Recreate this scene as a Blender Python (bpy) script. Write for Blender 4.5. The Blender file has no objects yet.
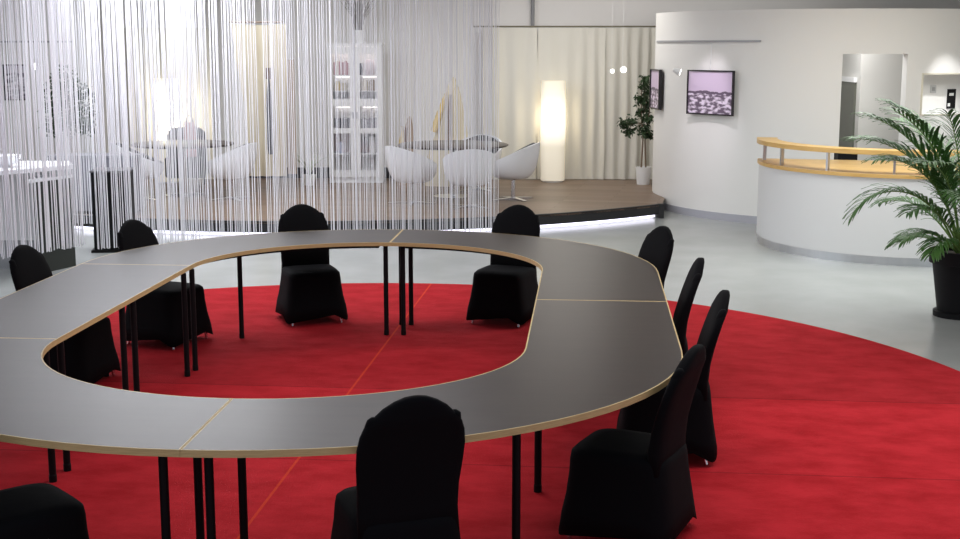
import bpy, bmesh, math, random
from mathutils import Vector, Matrix
random.seed(7)
R = math.radians
scn = bpy.context.scene
col = scn.collection

# ------------------------------------------------------------------ camera
cd = bpy.data.cameras.new('camera'); cam = bpy.data.objects.new('camera', cd); col.objects.link(cam)
cam.location = (0, 0, 2.3); cam.rotation_euler = (R(90 - 9.8), 0, 0)
cd.sensor_width = 36; cd.lens = 1300 * 36 / 960
cd.clip_end = 100
scn.camera = cam

# ------------------------------------------------------------------ world and lights
w = bpy.data.worlds.new('world'); scn.world = w; w.use_nodes = True
w.node_tree.nodes['Background'].inputs[0].default_value = (0.80, 0.86, 1.0, 1)
w.node_tree.nodes['Background'].inputs[1].default_value = 0.50
scn.view_settings.view_transform = 'Standard'
scn.view_settings.look = 'None'
scn.view_settings.exposure = 0.12
scn.view_settings.gamma = 1.0
scn.view_settings.use_curve_mapping = False


def area(name, loc, rot, sx, sy, power, color=(1, 1, 1)):
    l = bpy.data.lights.new(name, 'AREA'); l.shape = 'RECTANGLE'; l.size = sx; l.size_y = sy
    l.energy = power; l.color = color
    o = bpy.data.objects.new(name, l); col.objects.link(o); o.location = loc
    o.rotation_euler = [R(a) for a in rot]
    return o


def spot(name, loc, target, power, size=60, blend=.6, color=(1, 1, 1), radius=.04):
    l = bpy.data.lights.new(name, 'SPOT'); l.energy = power; l.spot_size = R(size); l.spot_blend = blend
    l.color = color; l.shadow_soft_size = radius
    o = bpy.data.objects.new(name, l); col.objects.link(o); o.location = loc
    d = Vector(target) - Vector(loc); o.rotation_euler = d.to_track_quat('-Z', 'Y').to_euler()
    return o


area('ceiling_lamp_lounge', (-3.0, 17.4, 3.45), (0, 0, 0), 4.8, 2.6, 108, (0.93, 0.95, 1.0))
area('ceiling_lamp_platform', (1.2, 18.6, 3.45), (0, 0, 0), 1.2, 1.2, 38, (1.0, 0.97, 0.92))
area('ceiling_lamp_reception', (4.4, 12.8, 3.45), (0, 0, 0), 3.5, 2.5, 190, (0.97, 1.0, 0.97))
area('ceiling_lamp_table', (1.8, 7.2, 3.45), (0, 0, 0), 6.0, 2.6, 108, (1.0, 0.97, 0.95))
area('added_string_fill', (-2.2, 11.2, 3.45), (0, 0, 0), 4.5, .8, 70, (0.95, 0.97, 1.0))  # fill light added so the hanging strings are lit from the front
area('added_table_gloss_fill', (-3.9, 14.2, 3.45), (0, 0, 0), 3.2, 2.4, 195, (0.95, 0.97, 1.0))  # unseen light placed to put gloss on the left of the tables
area('added_upper_wall_fill', (2.6, 18.6, 3.42), (82, 0, 0), 5.5, .15, 16, (1, .97, .94))  # no known fitting; added to brighten the upper back wall
area('added_doorway_fill', (4.5, 16.95, 2.6), (25, 0, 0), .8, .5, 22)  # added light that lifts the walls behind the doorway
area('added_left_fill', (-8.6, 10.5, 2.2), (0, -90, 0), 2.0, 7.0, 90, (0.85, 0.92, 1.0))  # added fill from the left, set before an assumed window
spot('picture_light', (2.35, 16.5, 3.2), (3.03, 17.36, 1.45), 95, 34, .9, (1, .92, 1.0))
spot('vitrine_light', (5.9, 15.0, 3.3), (5.9, 16.6, 1.62), 150, 22, .7)

# ------------------------------------------------------------------ materials


def mat(name, color, rough=.6, metal=0., spec=.5, emis=None, estr=0., noise=None, bump=None, coat=0., sheen=0., trans=0.):
    m = bpy.data.materials.new(name); m.use_nodes = True
    nt = m.node_tree; b = nt.nodes['Principled BSDF']
    b.inputs['Base Color'].default_value = (*color, 1); b.inputs['Roughness'].default_value = rough
    b.inputs['Metallic'].default_value = metal; b.inputs['Specular IOR Level'].default_value = spec
    b.inputs['Coat Weight'].default_value = coat; b.inputs['Sheen Weight'].default_value = sheen
    b.inputs['Transmission Weight'].default_value = trans
    if emis:
        b.inputs['Emission Color'].default_value = (*emis, 1); b.inputs['Emission Strength'].default_value = estr
    if noise:
        sc, c2, stretch = noise
        tc = nt.nodes.new('ShaderNodeTexCoord'); mp = nt.nodes.new('ShaderNodeMapping')
        mp.inputs['Scale'].default_value = stretch
        n = nt.nodes.new('ShaderNodeTexNoise'); n.inputs['Scale'].default_value = sc; n.inputs['Detail'].default_value = 5
        r = nt.nodes.new('ShaderNodeValToRGB'); r.color_ramp.elements[0].position = .35; r.color_ramp.elements[1].position = .65
        r.color_ramp.elements[0].color = (*color, 1); r.color_ramp.elements[1].color = (*c2, 1)
        nt.links.new(tc.outputs['Object'], mp.inputs[0]); nt.links.new(mp.outputs[0], n.inputs['Vector'])
        nt.links.new(n.outputs['Fac'], r.inputs[0]); nt.links.new(r.outputs[0], b.inputs['Base Color'])
    if bump:
        tc = nt.nodes.new('ShaderNodeTexCoord')
        n = nt.nodes.new('ShaderNodeTexNoise'); n.inputs['Scale'].default_value = bump[0]; n.inputs['Detail'].default_value = 4
        bp = nt.nodes.new('ShaderNodeBump'); bp.inputs['Strength'].default_value = bump[1]; bp.inputs['Distance'].default_value = .01
        nt.links.new(tc.outputs['Object'], n.inputs['Vector'])
        nt.links.new(n.outputs['Fac'], bp.inputs['Height']); nt.links.new(bp.outputs[0], b.inputs['Normal'])
    return m


M = {}
M['floor'] = mat('polished_resin_floor', (.33, .345, .335), .22, noise=(1.3, (.38, .395, .385), (1, 1, 1)), spec=.55)
M['white_wall'] = mat('white_wall_paint', (.80, .79, .77), .75, bump=(60, .05))
M['grey_wall'] = mat('grey_wall_paint', (.80, .78, .76), .8)
M['ceiling'] = mat('ceiling_paint', (.35, .35, .35), .9)
M['skirting'] = mat('grey_skirting', (.42, .42, .47), .45)
M['dark_skirting'] = mat('dark_skirting', (.05, .05, .06), .5)
M['drape'] = mat('cream_drape_fabric', (.72, .70, .63), .95, spec=.1)
M['laminate'] = mat('dark_brown_laminate', (.020, .012, .009), .34, noise=(2.2, (.027, .017, .013), (1, 9, 1)), spec=.32)
M['edge'] = mat('pale_wood_edge', (.62, .47, .22), .5, noise=(14, (.50, .36, .16), (1, 1, 30)))
M['black_metal'] = mat('black_steel', (.006, .006, .007), .5, spec=.15)
M['black_cover'] = mat('black_stretch_fabric', (.004, .004, .005), .85, spec=.10, sheen=.0, bump=(9, .25))
M['chrome'] = mat('chrome', (.75, .75, .77), .18, metal=1.)
M['steel'] = mat('brushed_steel', (.55, .56, .58), .35, metal=1., noise=(3, (.7, .7, .72), (1, 1, .05)))
M['white_gloss'] = mat('white_gloss', (.82, .83, .86), .25)
M['white_matt'] = mat('white_matt', (.80, .80, .80), .6)
M['counter_white'] = mat('counter_white', (.72, .72, .72), .45)
M['beech'] = mat('golden_beech', (.60, .36, .11), .38, noise=(5, (.68, .43, .15), (1, 1, 8)))
M['black_matt'] = mat('black_matt', (.006, .006, .007), .6, spec=.2)
M['black_fascia'] = mat('black_fascia', (.012, .012, .014), .5)
M['black_cloth'] = mat('dark_green_black_panel', (.022, .026, .022), .8)
M['string'] = mat('white_string', (.78, .775, .82), .8, spec=.2)
M['led'] = mat('led_strip', (.9, .9, 1), .5, emis=(.86, .84, 1.0), estr=2.2)
M['lamp_dim'] = mat('lamp_paper_dim', (.85, .8, .68), .9)
M['green'] = mat('palm_leaf', (.035, .11, .022), .45, noise=(3, (.08, .20, .04), (1, 1, 1)))
M['palm_stem'] = mat('palm_stem', (.16, .27, .06), .5)
M['ficus'] = mat('ficus_leaf', (.045, .09, .03), .5, noise=(4, (.02, .045, .015), (1, 1, 1)))
M['bark'] = mat('bark', (.17, .12, .08), .8)
M['soil'] = mat('soil', (.03, .02, .015), .95, bump=(40, .8))
M['cushion'] = mat('black_cushion', (.02, .02, .025), .6)
M['dark_table'] = mat('dark_lounge_table', (.06, .045, .04), .35)
M['cream'] = mat('cream_cloth', (.66, .60, .46), .95, spec=.1, noise=(4, (.58, .51, .38), (3, 3, .4)))
M['fold'] = mat('tan_fold_cloth', (.36, .28, .22), .95, spec=.1)
M['yellow'] = mat('pale_yellow_cloth', (.66, .50, .20), .95, spec=.1)
M['brown'] = mat('brown_wood', (.16, .11, .09), .6)
M['grey_glass'] = mat('grey_ceramic', (.30, .30, .31), .5)
M['dry'] = mat('dry_grass', (.28, .27, .25), .9)
M['pink'] = mat('dusty_pink', (.55, .32, .34), .8)
M['dark_grey'] = mat('dark_grey_fabric', (.10, .10, .11), .85)
M['book_dark'] = mat('book_dark', (.06, .06, .08), .6)
M['book_red'] = mat('book_rose', (.50, .30, .33), .6)
M['book_tan'] = mat('book_tan', (.62, .55, .42), .6)
M['book_grey'] = mat('book_grey', (.32, .32, .36), .6)
M['picture_rim'] = mat('picture_rim', (.010, .006, .010), .4)
M['paper'] = mat('paper', (.85, .85, .85), .7)
M['door_dark'] = mat('dark_door_glass', (.12, .125, .10), .35)
M['ochre'] = mat('ochre_panel', (.55, .40, .12), .6)
M['lamp_head'] = mat('lamp_head_glow', (.9, .9, .9), .4, emis=(1, .97, .92), estr=3.)
M['cab_led'] = mat('cabinet_lamp', (.9, .9, .9), .4, emis=(1, .92, .88), estr=3.)


def mix_nodes(m):
    return m.node_tree, m.node_tree.nodes['Principled BSDF']


def math_node(nt, op, a, b=None, c=None):
    n = nt.nodes.new('ShaderNodeMath'); n.operation = op
    for i, v in enumerate((a, b, c)):
        if v is None: continue
        if isinstance(v, (int, float)): n.inputs[i].default_value = v
        else: nt.links.new(v, n.inputs[i])
    return n.outputs[0]


# wood plank floor of the platform
def wood_mat():
    m = mat('oak_planks', (.3, .19, .12), .42); nt, b = mix_nodes(m)
    tc = nt.nodes.new('ShaderNodeTexCoord'); mp = nt.nodes.new('ShaderNodeMapping')
    mp.inputs['Rotation'].default_value = (0, 0, R(12))
    br = nt.nodes.new('ShaderNodeTexBrick'); br.inputs['Scale'].default_value = 1
    br.inputs['Brick Width'].default_value = 1.3; br.inputs['Row Height'].default_value = .19
    br.inputs['Mortar Size'].default_value = .004
    br.inputs['Color1'].default_value = (.215, .14, .095, 1); br.inputs['Color2'].default_value = (.30, .205, .145, 1)
    br.inputs['Mortar'].default_value = (.12, .07, .04, 1)
    n = nt.nodes.new('ShaderNodeTexNoise'); n.inputs['Scale'].default_value = 3; n.inputs['Detail'].default_value = 6
    mp2 = nt.nodes.new('ShaderNodeMapping'); mp2.inputs['Scale'].default_value = (1, 12, 1); mp2.inputs['Rotation'].default_value = (0, 0, R(12))
    mx = nt.nodes.new('ShaderNodeMixRGB'); mx.blend_type = 'MULTIPLY'; mx.inputs[0].default_value = .45
    L = nt.links.new
    L(tc.outputs['Object'], mp.inputs[0]); L(mp.outputs[0], br.inputs['Vector'])
    L(tc.outputs['Object'], mp2.inputs[0]); L(mp2.outputs[0], n.inputs['Vector'])
    L(br.outputs[0], mx.inputs[1]); L(n.outputs['Color'], mx.inputs[2]); L(mx.outputs[0], b.inputs['Base Color'])
    return m


M['planks'] = wood_mat()


def carpet_mat():
    m = mat('red_carpet_pile', (.4, .01, .015), .95, spec=.12, sheen=.0); nt, b = mix_nodes(m)
    L = nt.links.new
    tc = nt.nodes.new('ShaderNodeTexCoord'); sp = nt.nodes.new('ShaderNodeSeparateXYZ'); L(tc.outputs['Object'], sp.inputs[0])
    # brushed pile blotches
    mp = nt.nodes.new('ShaderNodeMapping'); mp.inputs['Scale'].default_value = (1, 1.6, 1); L(tc.outputs['Object'], mp.inputs[0])
    n = nt.nodes.new('ShaderNodeTexNoise'); n.inputs['Scale'].default_value = 3.2; n.inputs['Detail'].default_value = 7; n.inputs['Roughness'].default_value = .62
    L(mp.outputs[0], n.inputs['Vector'])
    r = nt.nodes.new('ShaderNodeValToRGB'); L(n.outputs['Fac'], r.inputs[0])
    r.color_ramp.elements[0].position = .36; r.color_ramp.elements[1].position = .62
    r.color_ramp.elements[0].color = (.40, .008, .014, 1); r.color_ramp.elements[1].color = (.53, .018, .028, 1)
    # carpet widths laid with the pile one way and the other
    y = sp.outputs['Y']
    f = math_node(nt, 'DIVIDE', math_node(nt, 'ADD', y, 1.0), 1.54)
    fl = math_node(nt, 'FLOOR', f); alt = math_node(nt, 'PINGPONG', fl, 1.0)
    fr = math_node(nt, 'FRACT', f)
    d = math_node(nt, 'MINIMUM', fr, math_node(nt, 'SUBTRACT', 1.0, fr))
    seam = math_node(nt, 'MULTIPLY', math_node(nt, 'LESS_THAN', d, .005), math_node(nt, 'LESS_THAN', y, 1.2))
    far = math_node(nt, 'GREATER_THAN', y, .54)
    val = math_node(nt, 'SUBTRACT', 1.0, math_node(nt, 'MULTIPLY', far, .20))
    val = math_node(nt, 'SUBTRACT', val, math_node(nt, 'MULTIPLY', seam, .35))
    mv = nt.nodes.new('ShaderNodeMixRGB'); mv.blend_type = 'MULTIPLY'; mv.inputs[0].default_value = 1
    cmb = nt.nodes.new('ShaderNodeCombineXYZ')
    for i in range(3): L(val, cmb.inputs[i])
    L(r.outputs[0], mv.inputs[1]); L(cmb.outputs[0], mv.inputs[2])
    # orange chalk line along the axis
    ax = math_node(nt, 'LESS_THAN', math_node(nt, 'ABSOLUTE', math_node(nt, 'SUBTRACT', sp.outputs['X'], .03)), .008)
    axm = math_node(nt, 'MULTIPLY', ax, .45)
    mo = nt.nodes.new('ShaderNodeMixRGB'); mo.inputs[2].default_value = (.75, .08, .02, 1)
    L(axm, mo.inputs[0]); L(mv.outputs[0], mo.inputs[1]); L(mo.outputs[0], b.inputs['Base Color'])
    n2 = nt.nodes.new('ShaderNodeTexNoise'); n2.inputs['Scale'].default_value = 90
    bp = nt.nodes.new('ShaderNodeBump'); bp.inputs['Strength'].default_value = .35; bp.inputs['Distance'].default_value = .01
    L(tc.outputs['Object'], n2.inputs['Vector']); L(n2.outputs['Fac'], bp.inputs['Height']); L(bp.outputs[0], b.inputs['Normal'])
    return m


M['carpet'] = carpet_mat()


def print_mat(name, sky, ground_a, ground_b, hz, scale):
    """black-and-white landscape photograph; object coordinates, z up"""
    m = mat(name, sky, .5); nt, b = mix_nodes(m); L = nt.links.new
    tc = nt.nodes.new('ShaderNodeTexCoord'); sp = nt.nodes.new('ShaderNodeSeparateXYZ'); L(tc.outputs['Object'], sp.inputs[0])
    n = nt.nodes.new('ShaderNodeTexNoise'); n.inputs['Scale'].default_value = scale; n.inputs['Detail'].default_value = 6
    mp = nt.nodes.new('ShaderNodeMapping'); mp.inputs['Scale'].default_value = (1, 1, 2.2); L(tc.outputs['Object'], mp.inputs[0]); L(mp.outputs[0], n.inputs['Vector'])
    r = nt.nodes.new('ShaderNodeValToRGB'); L(n.outputs['Fac'], r.inputs[0])
    r.color_ramp.elements[0].position = .42; r.color_ramp.elements[1].position = .58
    r.color_ramp.elements[0].color = (*ground_a, 1); r.color_ramp.elements[1].color = (*ground_b, 1)
    n2 = nt.nodes.new('ShaderNodeTexNoise'); n2.inputs['Scale'].default_value = 9; L(tc.outputs['Object'], n2.inputs['Vector'])
    z = math_node(nt, 'ADD', sp.outputs['Z'], math_node(nt, 'MULTIPLY', math_node(nt, 'SUBTRACT', n2.outputs['Fac'], .5), .07))
    fac = math_node(nt, 'GREATER_THAN', z, hz)
    line = math_node(nt, 'LESS_THAN', math_node(nt, 'ABSOLUTE', math_node(nt, 'SUBTRACT', z, hz)), .018)
    mx = nt.nodes.new('ShaderNodeMixRGB'); mx.inputs[2].default_value = (*sky, 1); L(fac, mx.inputs[0]); L(r.outputs[0], mx.inputs[1])
    m2 = nt.nodes.new('ShaderNodeMixRGB'); m2.inputs[2].default_value = (*ground_a, 1); L(line, m2.inputs[0]); L(mx.outputs[0], m2.inputs[1])
    L(m2.outputs[0], b.inputs['Base Color'])
    return m


M['print'] = print_mat('landscape_print', (.62, .50, .66), (.13, .09, .14), (.80, .70, .84), .0, 12)
M['print2'] = print_mat('figure_print', (.45, .40, .46), (.10, .08, .11), (.60, .55, .60), .12, 8)


def lamp_mat(name, z0, z1, hi, lo):
    """paper lamp shade, brightest between two bulbs inside it"""
    m = mat(name, (.85, .80, .68), .9, emis=(1, .90, .70), estr=1.); nt, b = mix_nodes(m); L = nt.links.new
    tc = nt.nodes.new('ShaderNodeTexCoord'); sp = nt.nodes.new('ShaderNodeSeparateXYZ'); L(tc.outputs['Object'], sp.inputs[0])
    mr = nt.nodes.new('ShaderNodeMapRange'); mr.inputs['From Min'].default_value = z0; mr.inputs['From Max'].default_value = z1
    L(sp.outputs['Z'], mr.inputs['Value'])
    r = nt.nodes.new('ShaderNodeValToRGB'); cr = r.color_ramp
    cr.elements[0].position = 0; cr.elements[0].color = (lo, lo, lo, 1)
    cr.elements[1].position = 1; cr.elements[1].color = (lo * 1.2, lo * 1.2, lo * 1.2, 1)
    for p, v in ((.35, lo * 1.2), (.47, hi * .75), (.6, hi), (.72, hi), (.86, hi * .5)):
        e = cr.elements.new(p); e.color = (v, v, v, 1)
    L(mr.outputs[0], r.inputs[0]); L(r.outputs[0], b.inputs['Emission Strength'])
    return m


def glass_mat():
    m = bpy.data.materials.new('cabinet_glass'); m.use_nodes = True; nt = m.node_tree
    nt.nodes.remove(nt.nodes['Principled BSDF']); o = nt.nodes['Material Output']
    t = nt.nodes.new('ShaderNodeBsdfTransparent'); g = nt.nodes.new('ShaderNodeBsdfGlossy'); g.inputs['Roughness'].default_value = .03
    mx = nt.nodes.new('ShaderNodeMixShader'); mx.inputs[0].default_value = .06
    nt.links.new(t.outputs[0], mx.inputs[1]); nt.links.new(g.outputs[0], mx.inputs[2]); nt.links.new(mx.outputs[0], o.inputs[0])
    return m


M['glass'] = glass_mat()

# ------------------------------------------------------------------ mesh helpers


class MB:
    def __init__(s): s.v = []; s.f = []; s.mi = []

    def add(s, vs, fs, mi=0):
        o = len(s.v); s.v += [tuple(v) for v in vs]; s.f += [tuple(i + o for i in f) for f in fs]; s.mi += [mi] * len(fs); return s

    def box(s, x0, x1, y0, y1, z0, z1, mi=0, bev=0.0):
        if bev > 0:
            bm = bmesh.new(); bmesh.ops.create_cube(bm, size=1)
            for v in bm.verts:
                v.co = Vector(((x0 + x1) / 2 + v.co.x * (x1 - x0), (y0 + y1) / 2 + v.co.y * (y1 - y0), (z0 + z1) / 2 + v.co.z * (z1 - z0)))
            bmesh.ops.bevel(bm, geom=bm.edges[:], offset=bev, segments=2, affect='EDGES', profile=.5)
            bm.verts.index_update()
            s.add([v.co[:] for v in bm.verts], [[v.index for v in f.verts] for f in bm.faces], mi); bm.free(); return s
        vs = [(x, y, z) for z in (z0, z1) for y in (y0, y1) for x in (x0, x1)]
        return s.add(vs, [(0, 2, 3, 1), (4, 5, 7, 6), (0, 1, 5, 4), (2, 6, 7, 3), (0, 4, 6, 2), (1, 3, 7, 5)], mi)

    def rings(s, rs, cap=True, mi=0, closed=True):
        n = len(rs[0]); vs = [p for r in rs for p in r]; fs = []
        for i in range(len(rs) - 1):
            for j in range(n if closed else n - 1):
                k = (j + 1) % n
                fs.append((i * n + j, i * n + k, (i + 1) * n + k, (i + 1) * n + j))
        if cap:
            fs.append(tuple(range(n - 1, -1, -1))); fs.append(tuple((len(rs) - 1) * n + j for j in range(n)))
        return s.add(vs, fs, mi)

    def lathe(s, prof, n=24, c=(0, 0, 0), mi=0, cap=True):
        return s.rings([[(c[0] + r * math.cos(2 * math.pi * j / n), c[1] + r * math.sin(2 * math.pi * j / n), c[2] + z) for j in range(n)] for r, z in prof], cap, mi)

    def tube(s, pts, rad, n=8, mi=0):
        pts = [Vector(p) for p in pts]; rs = []
        for i, p in enumerate(pts):
            d = (pts[min(i + 1, len(pts) - 1)] - pts[max(i - 1, 0)]).normalized()
            a = d.cross(Vector((0, 0, 1)))
            if a.length < .1: a = d.cross(Vector((0, 1, 0)))
            a.normalize(); b = d.cross(a)
            r = rad[i] if isinstance(rad, (list, tuple)) else rad
            rs.append([tuple(p + a * r * math.cos(2 * math.pi * j / n) + b * r * math.sin(2 * math.pi * j / n)) for j in range(n)])
        return s.rings(rs, True, mi)

    def prism(s, poly, z0, z1, mi=0):
        n = len(poly)
        vs = [(x, y, z0) for x, y in poly] + [(x, y, z1) for x, y in poly]
        fs = [tuple(range(n - 1, -1, -1)), tuple(range(n, 2 * n))] + [(i, (i + 1) % n, n + (i + 1) % n, n + i) for i in range(n)]
        return s.add(vs, fs, mi)

    def build(s, name, mats, parent=None, smooth=False, label=None, recalc=True):
        me = bpy.data.meshes.new(name); me.from_pydata(s.v, [], s.f); me.update()
        if not isinstance(mats, (list, tuple)): mats = [mats]
        for m in mats: me.materials.append(m)
        for p, i in zip(me.polygons, s.mi): p.material_index = i
        if recalc:
            bm = bmesh.new(); bm.from_mesh(me); bmesh.ops.recalc_face_normals(bm, faces=bm.faces[:]); bm.to_mesh(me); bm.free()
        if smooth:
            me.shade_smooth()
            if smooth != 'all': me.set_sharp_from_angle(angle=R(40))
        o = bpy.data.objects.new(name, me); col.objects.link(o)
        if parent: o.parent = parent
        if label: o['label'] = label
        return o


def thing(name, label, cat, loc=(0, 0, 0), rz=0., group=None):
    o = bpy.data.objects.new(name, None); col.objects.link(o); o.location = loc; o.rotation_euler = (0, 0, rz)
    o.empty_display_size = .1
    return tag(o, label, cat, group)


def tag(o, label, cat, group=None):
    o['label'] = label; o['category'] = cat
    if group: o['group'] = group
    return o


def struct(o): o['kind'] = 'structure'; return o


def arc(c, r, a0, a1, n): return [(c[0] + r * math.cos(R(a0 + (a1 - a0) * i / n)), c[1] + r * math.sin(R(a0 + (a1 - a0) * i / n))) for i in range(n + 1)]


def dup(root, loc, rz, label=None):
    """copy of a thing with copies of its parts and sub-parts"""
    r = root.copy(); col.objects.link(r); r.location = loc; r.rotation_euler = (0, 0, rz)
    if label: r['label'] = label
    for ch in list(root.children):
        c = ch.copy(); col.objects.link(c); c.parent = r
        for g in list(ch.children):
            d = g.copy(); col.objects.link(d); d.parent = c
    return r


# ------------------------------------------------------------------ room shell
PZ = .18   # platform height
struct(MB().box(-9, 8.5, -1, 21.2, -.1, 0).build('floor', M['floor']))
struct(MB().box(-9, 8.5, 5.2, 21.2, 3.6, 3.7).build('ceiling', M['ceiling']))
struct(MB().box(-9, 8.5, 21, 21.2, 0, 2.6).box(-9, -.1, 21, 21.2, 2.6, 3.6).build('wall_back', M['white_wall']))
struct(MB().box(-.1, 8.5, 20.93, 21.2, 2.6, 3.6).build('wall_back_upper', M['grey_wall']))
struct(MB().box(8.5, 8.7, 5, 21.2, 0, 3.6).build('wall_right', M['white_wall']))
struct(MB().box(-9.2, -9, 5, 6.8, 0, 3.6).box(-9.2, -9, 14.2, 21.2, 0, 3.6).box(-9.2, -9, 6.8, 14.2, 0, 1.1).box(-9.2, -9, 6.8, 14.2, 3.3, 3.6).build('wall_left', M['white_wall']))
win = struct(MB().box(-9.15, -9.05, 6.8, 14.2, 1.1, 1.16).box(-9.15, -9.05, 6.8, 14.2, 3.24, 3.3).box(-9.15, -9.05, 6.8, 6.86, 1.16, 3.24).box(-9.15, -9.05, 14.14, 14.2, 1.16, 3.24).box(-9.15, -9.05, 10.47, 10.53, 1.16, 3.24).build('added_window', M['white_matt']))  # unseen window, put in to go with the added left fill
# left partition carrying a picture
struct(MB().box(-9, -5.85, 19.6, 19.72, PZ, 2.95).build('wall_partition', M['white_wall']))
struct(MB().box(-5.6, -.1, 20.96, 21, PZ, PZ + .17).build('baseboard_back', M['dark_skirting']))

# raised platform with a curved front
PC = (-2.252, 22.73); PR = 7.11
a_r = math.degrees(math.atan2(17.42 - PC[1], 2.42 - PC[0]))
front = [p for p in arc(PC, PR, -162, a_r, 60)]
front = [p for p in front if p[0] > -9]
outline = front + [(2.60, 18.2), (2.52, 18.87), (2.65, 19.7), (3.0, 20.4), (3.5, 20.98), (-8.98, 20.98)]
if front[0][1] < 20.9: outline.append((-8.98, front[0][1]))
pl = struct(MB().prism(outline, PZ - .02, PZ).build('floor_platform', M['planks']))
fr_in = arc(PC, PR - .05, -162, a_r, 60); fr_in = [p for p in fr_in if p[0] > -9][::-1]
struct(MB().prism(front + fr_in, .055, PZ + .012).build('trim_1', M['black_fascia']))
# recessed plinth and the light strip under the overhang
base_o = arc(PC, PR - .09, -150, a_r, 60); base_i = arc(PC, PR - .14, -150, a_r, 60)[::-1]
struct(MB().prism(base_o + base_i, 0, .075).build('trim_2', M['white_matt']))
so = arc(PC, PR - .052, -150, a_r - .6, 60); si = arc(PC, PR - .088, -150, a_r - .6, 60)[::-1]
led = MB().prism(so + si, .018, .056).build('light_strip', M['led'])
tag(led, 'white light strip glowing along the foot of the curved platform', 'light strip')
struct(MB().box(2.40, 2.475, 17.36, 17.45, 0, PZ + .012).build('trim_3', M['black_fascia']))

# curved white wall on the right, with a doorway and a vitrine niche
CC = (5.03, 18.87); CR = 2.50; TH = .14


def curved(openings, a0, a1, z0, z1, ri, ro, step=1.5):
    """curved wall built from angular cells; openings are (a0,a1,z0,z1)"""
    As = sorted(set([a0 + (a1 - a0) * i / int((a1 - a0) / step) for i in range(int((a1 - a0) / step) + 1)] + [o[i] for o in openings for i in (0, 1)]))
    Zs = sorted(set([z0, z1] + [o[i] for o in openings for i in (2, 3)]))
    bm = bmesh.new(); cache = {}

    def V(i, j, r):
        k = (i, j, r)
        if k not in cache:
            a = R(As[i]); cache[k] = bm.verts.new((CC[0] + r * math.cos(a), CC[1] + r * math.sin(a), Zs[j]))
        return cache[k]

    def solid(i, j):
        if i < 0 or j < 0 or i >= len(As) - 1 or j >= len(Zs) - 1: return False
        a = (As[i] + As[i + 1]) / 2; z = (Zs[j] + Zs[j + 1]) / 2
        return not any(o[0] < a < o[1] and o[2] < z < o[3] for o in openings)
    for i in range(len(As) - 1):
        for j in range(len(Zs) - 1):
            if not solid(i, j): continue
            bm.faces.new((V(i, j, ro), V(i + 1, j, ro), V(i + 1, j + 1, ro), V(i, j + 1, ro)))
            bm.faces.new((V(i, j, ri), V(i, j + 1, ri), V(i + 1, j + 1, ri), V(i + 1, j, ri)))
            if not solid(i - 1, j): bm.faces.new((V(i, j, ri), V(i, j, ro), V(i, j + 1, ro), V(i, j + 1, ri)))
            if not solid(i + 1, j): bm.faces.new((V(i + 1, j, ri), V(i + 1, j + 1, ri), V(i + 1, j + 1, ro), V(i + 1, j, ro)))
            if not solid(i, j - 1): bm.faces.new((V(i, j, ri), V(i + 1, j, ri), V(i + 1, j, ro), V(i, j, ro)))
            if not solid(i, j + 1): bm.faces.new((V(i, j + 1, ri), V(i, j + 1, ro), V(i + 1, j + 1, ro), V(i + 1, j + 1, ri)))
    mb = MB(); bm.verts.index_update(); bm.verts.ensure_lookup_table()
    mb.add([v.co[:] for v in bm.verts], [[v.index for v in f.verts] for f in bm.faces]); bm.free()
    return mb


D = (-101.7, -83.3, 0, 2.19); NI = (-78.7, -56.0, 1.425, 1.955)
struct(curved([D, NI], -215, -30, 0, 2.745, CR - TH, CR).build('wall_curved', M['white_wall'], smooth=True))
sk = MB()
for a0, a1 in ((-178, -101.8), (-83.2, -31)):
    sk.prism(arc(CC, CR + .012, a0, a1, 40) + arc(CC, CR + .001, a0, a1, 40)[::-1], 0, .10)
struct(sk.build('baseboard_curved', M['skirting']))
# inside the doorway: the end of a partition, with a dark door in its flank
struct(MB().box(5.07, 6.6, 17.50, 17.60, 0, 2.74).box(5.07, 5.17, 17.60, 19.6, 0, 2.74).build('wall_inner', mat('inner_wall_paint', (.60, .59, .56), .8)))
struct(MB().box(3.4, 5.07, 19.6, 19.7, 0, 2.74).build('wall_inner_back', M['grey_wall']))
struct(MB().box(5.045, 5.068, 17.66, 18.7, 0, 1.80).build('door_1', M['door_dark']))
struct(MB().box(5.02, 5.068, 17.64, 18.72, 1.805, 1.87).build('trim_4', M['white_matt']))
# vitrine: a recess with a white back and a cream frame
cn = []
nb = MB().prism(arc(CC, CR - TH + .0, NI[0] - 2, NI[1] + 1, 12) + arc(CC, CR - TH - .05, NI[0] - 2, NI[1] + 1, 12)[::-1], 1.36, 2.0)
vt = thing('wall_vitrine', 'recessed white display niche in the curved wall above the counter', 'display niche', (CC[0], CC[1], 0))
mv = MB()
r0, r1 = CR - TH - .16, CR - TH - .005
A0, A1 = NI[0] - .6, NI[1] + .6
mv.prism(arc((0, 0), r0 + .02, A0, A1, 12) + arc((0, 0), r0, A0, A1, 12)[::-1], 1.40, 1.975)
mv.prism(arc((0, 0), r1, A0, A1, 12) + arc((0, 0), r0, A0, A1, 12)[::-1], 1.40, 1.422)
mv.prism(arc((0, 0), r1, A0, A1, 12) + arc((0, 0), r0, A0, A1, 12)[::-1], 1.96, 1.98)
mv.build('case', mat('vitrine_white', (.88, .87, .85), .6), vt)
fm = MB(); cf = mat('cream_frame', (.70, .66, .55), .5)
fm.prism(arc((0, 0), CR + .012, NI[0], NI[1], 12) + arc((0, 0), CR - .02, NI[0], NI[1], 12)[::-1], 1.935, 1.953)
fm.prism(arc((0, 0), CR + .012, NI[0], NI[1], 12) + arc((0, 0), CR - .02, NI[0], NI[1], 12)[::-1], 1.427, 1.44)
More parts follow.
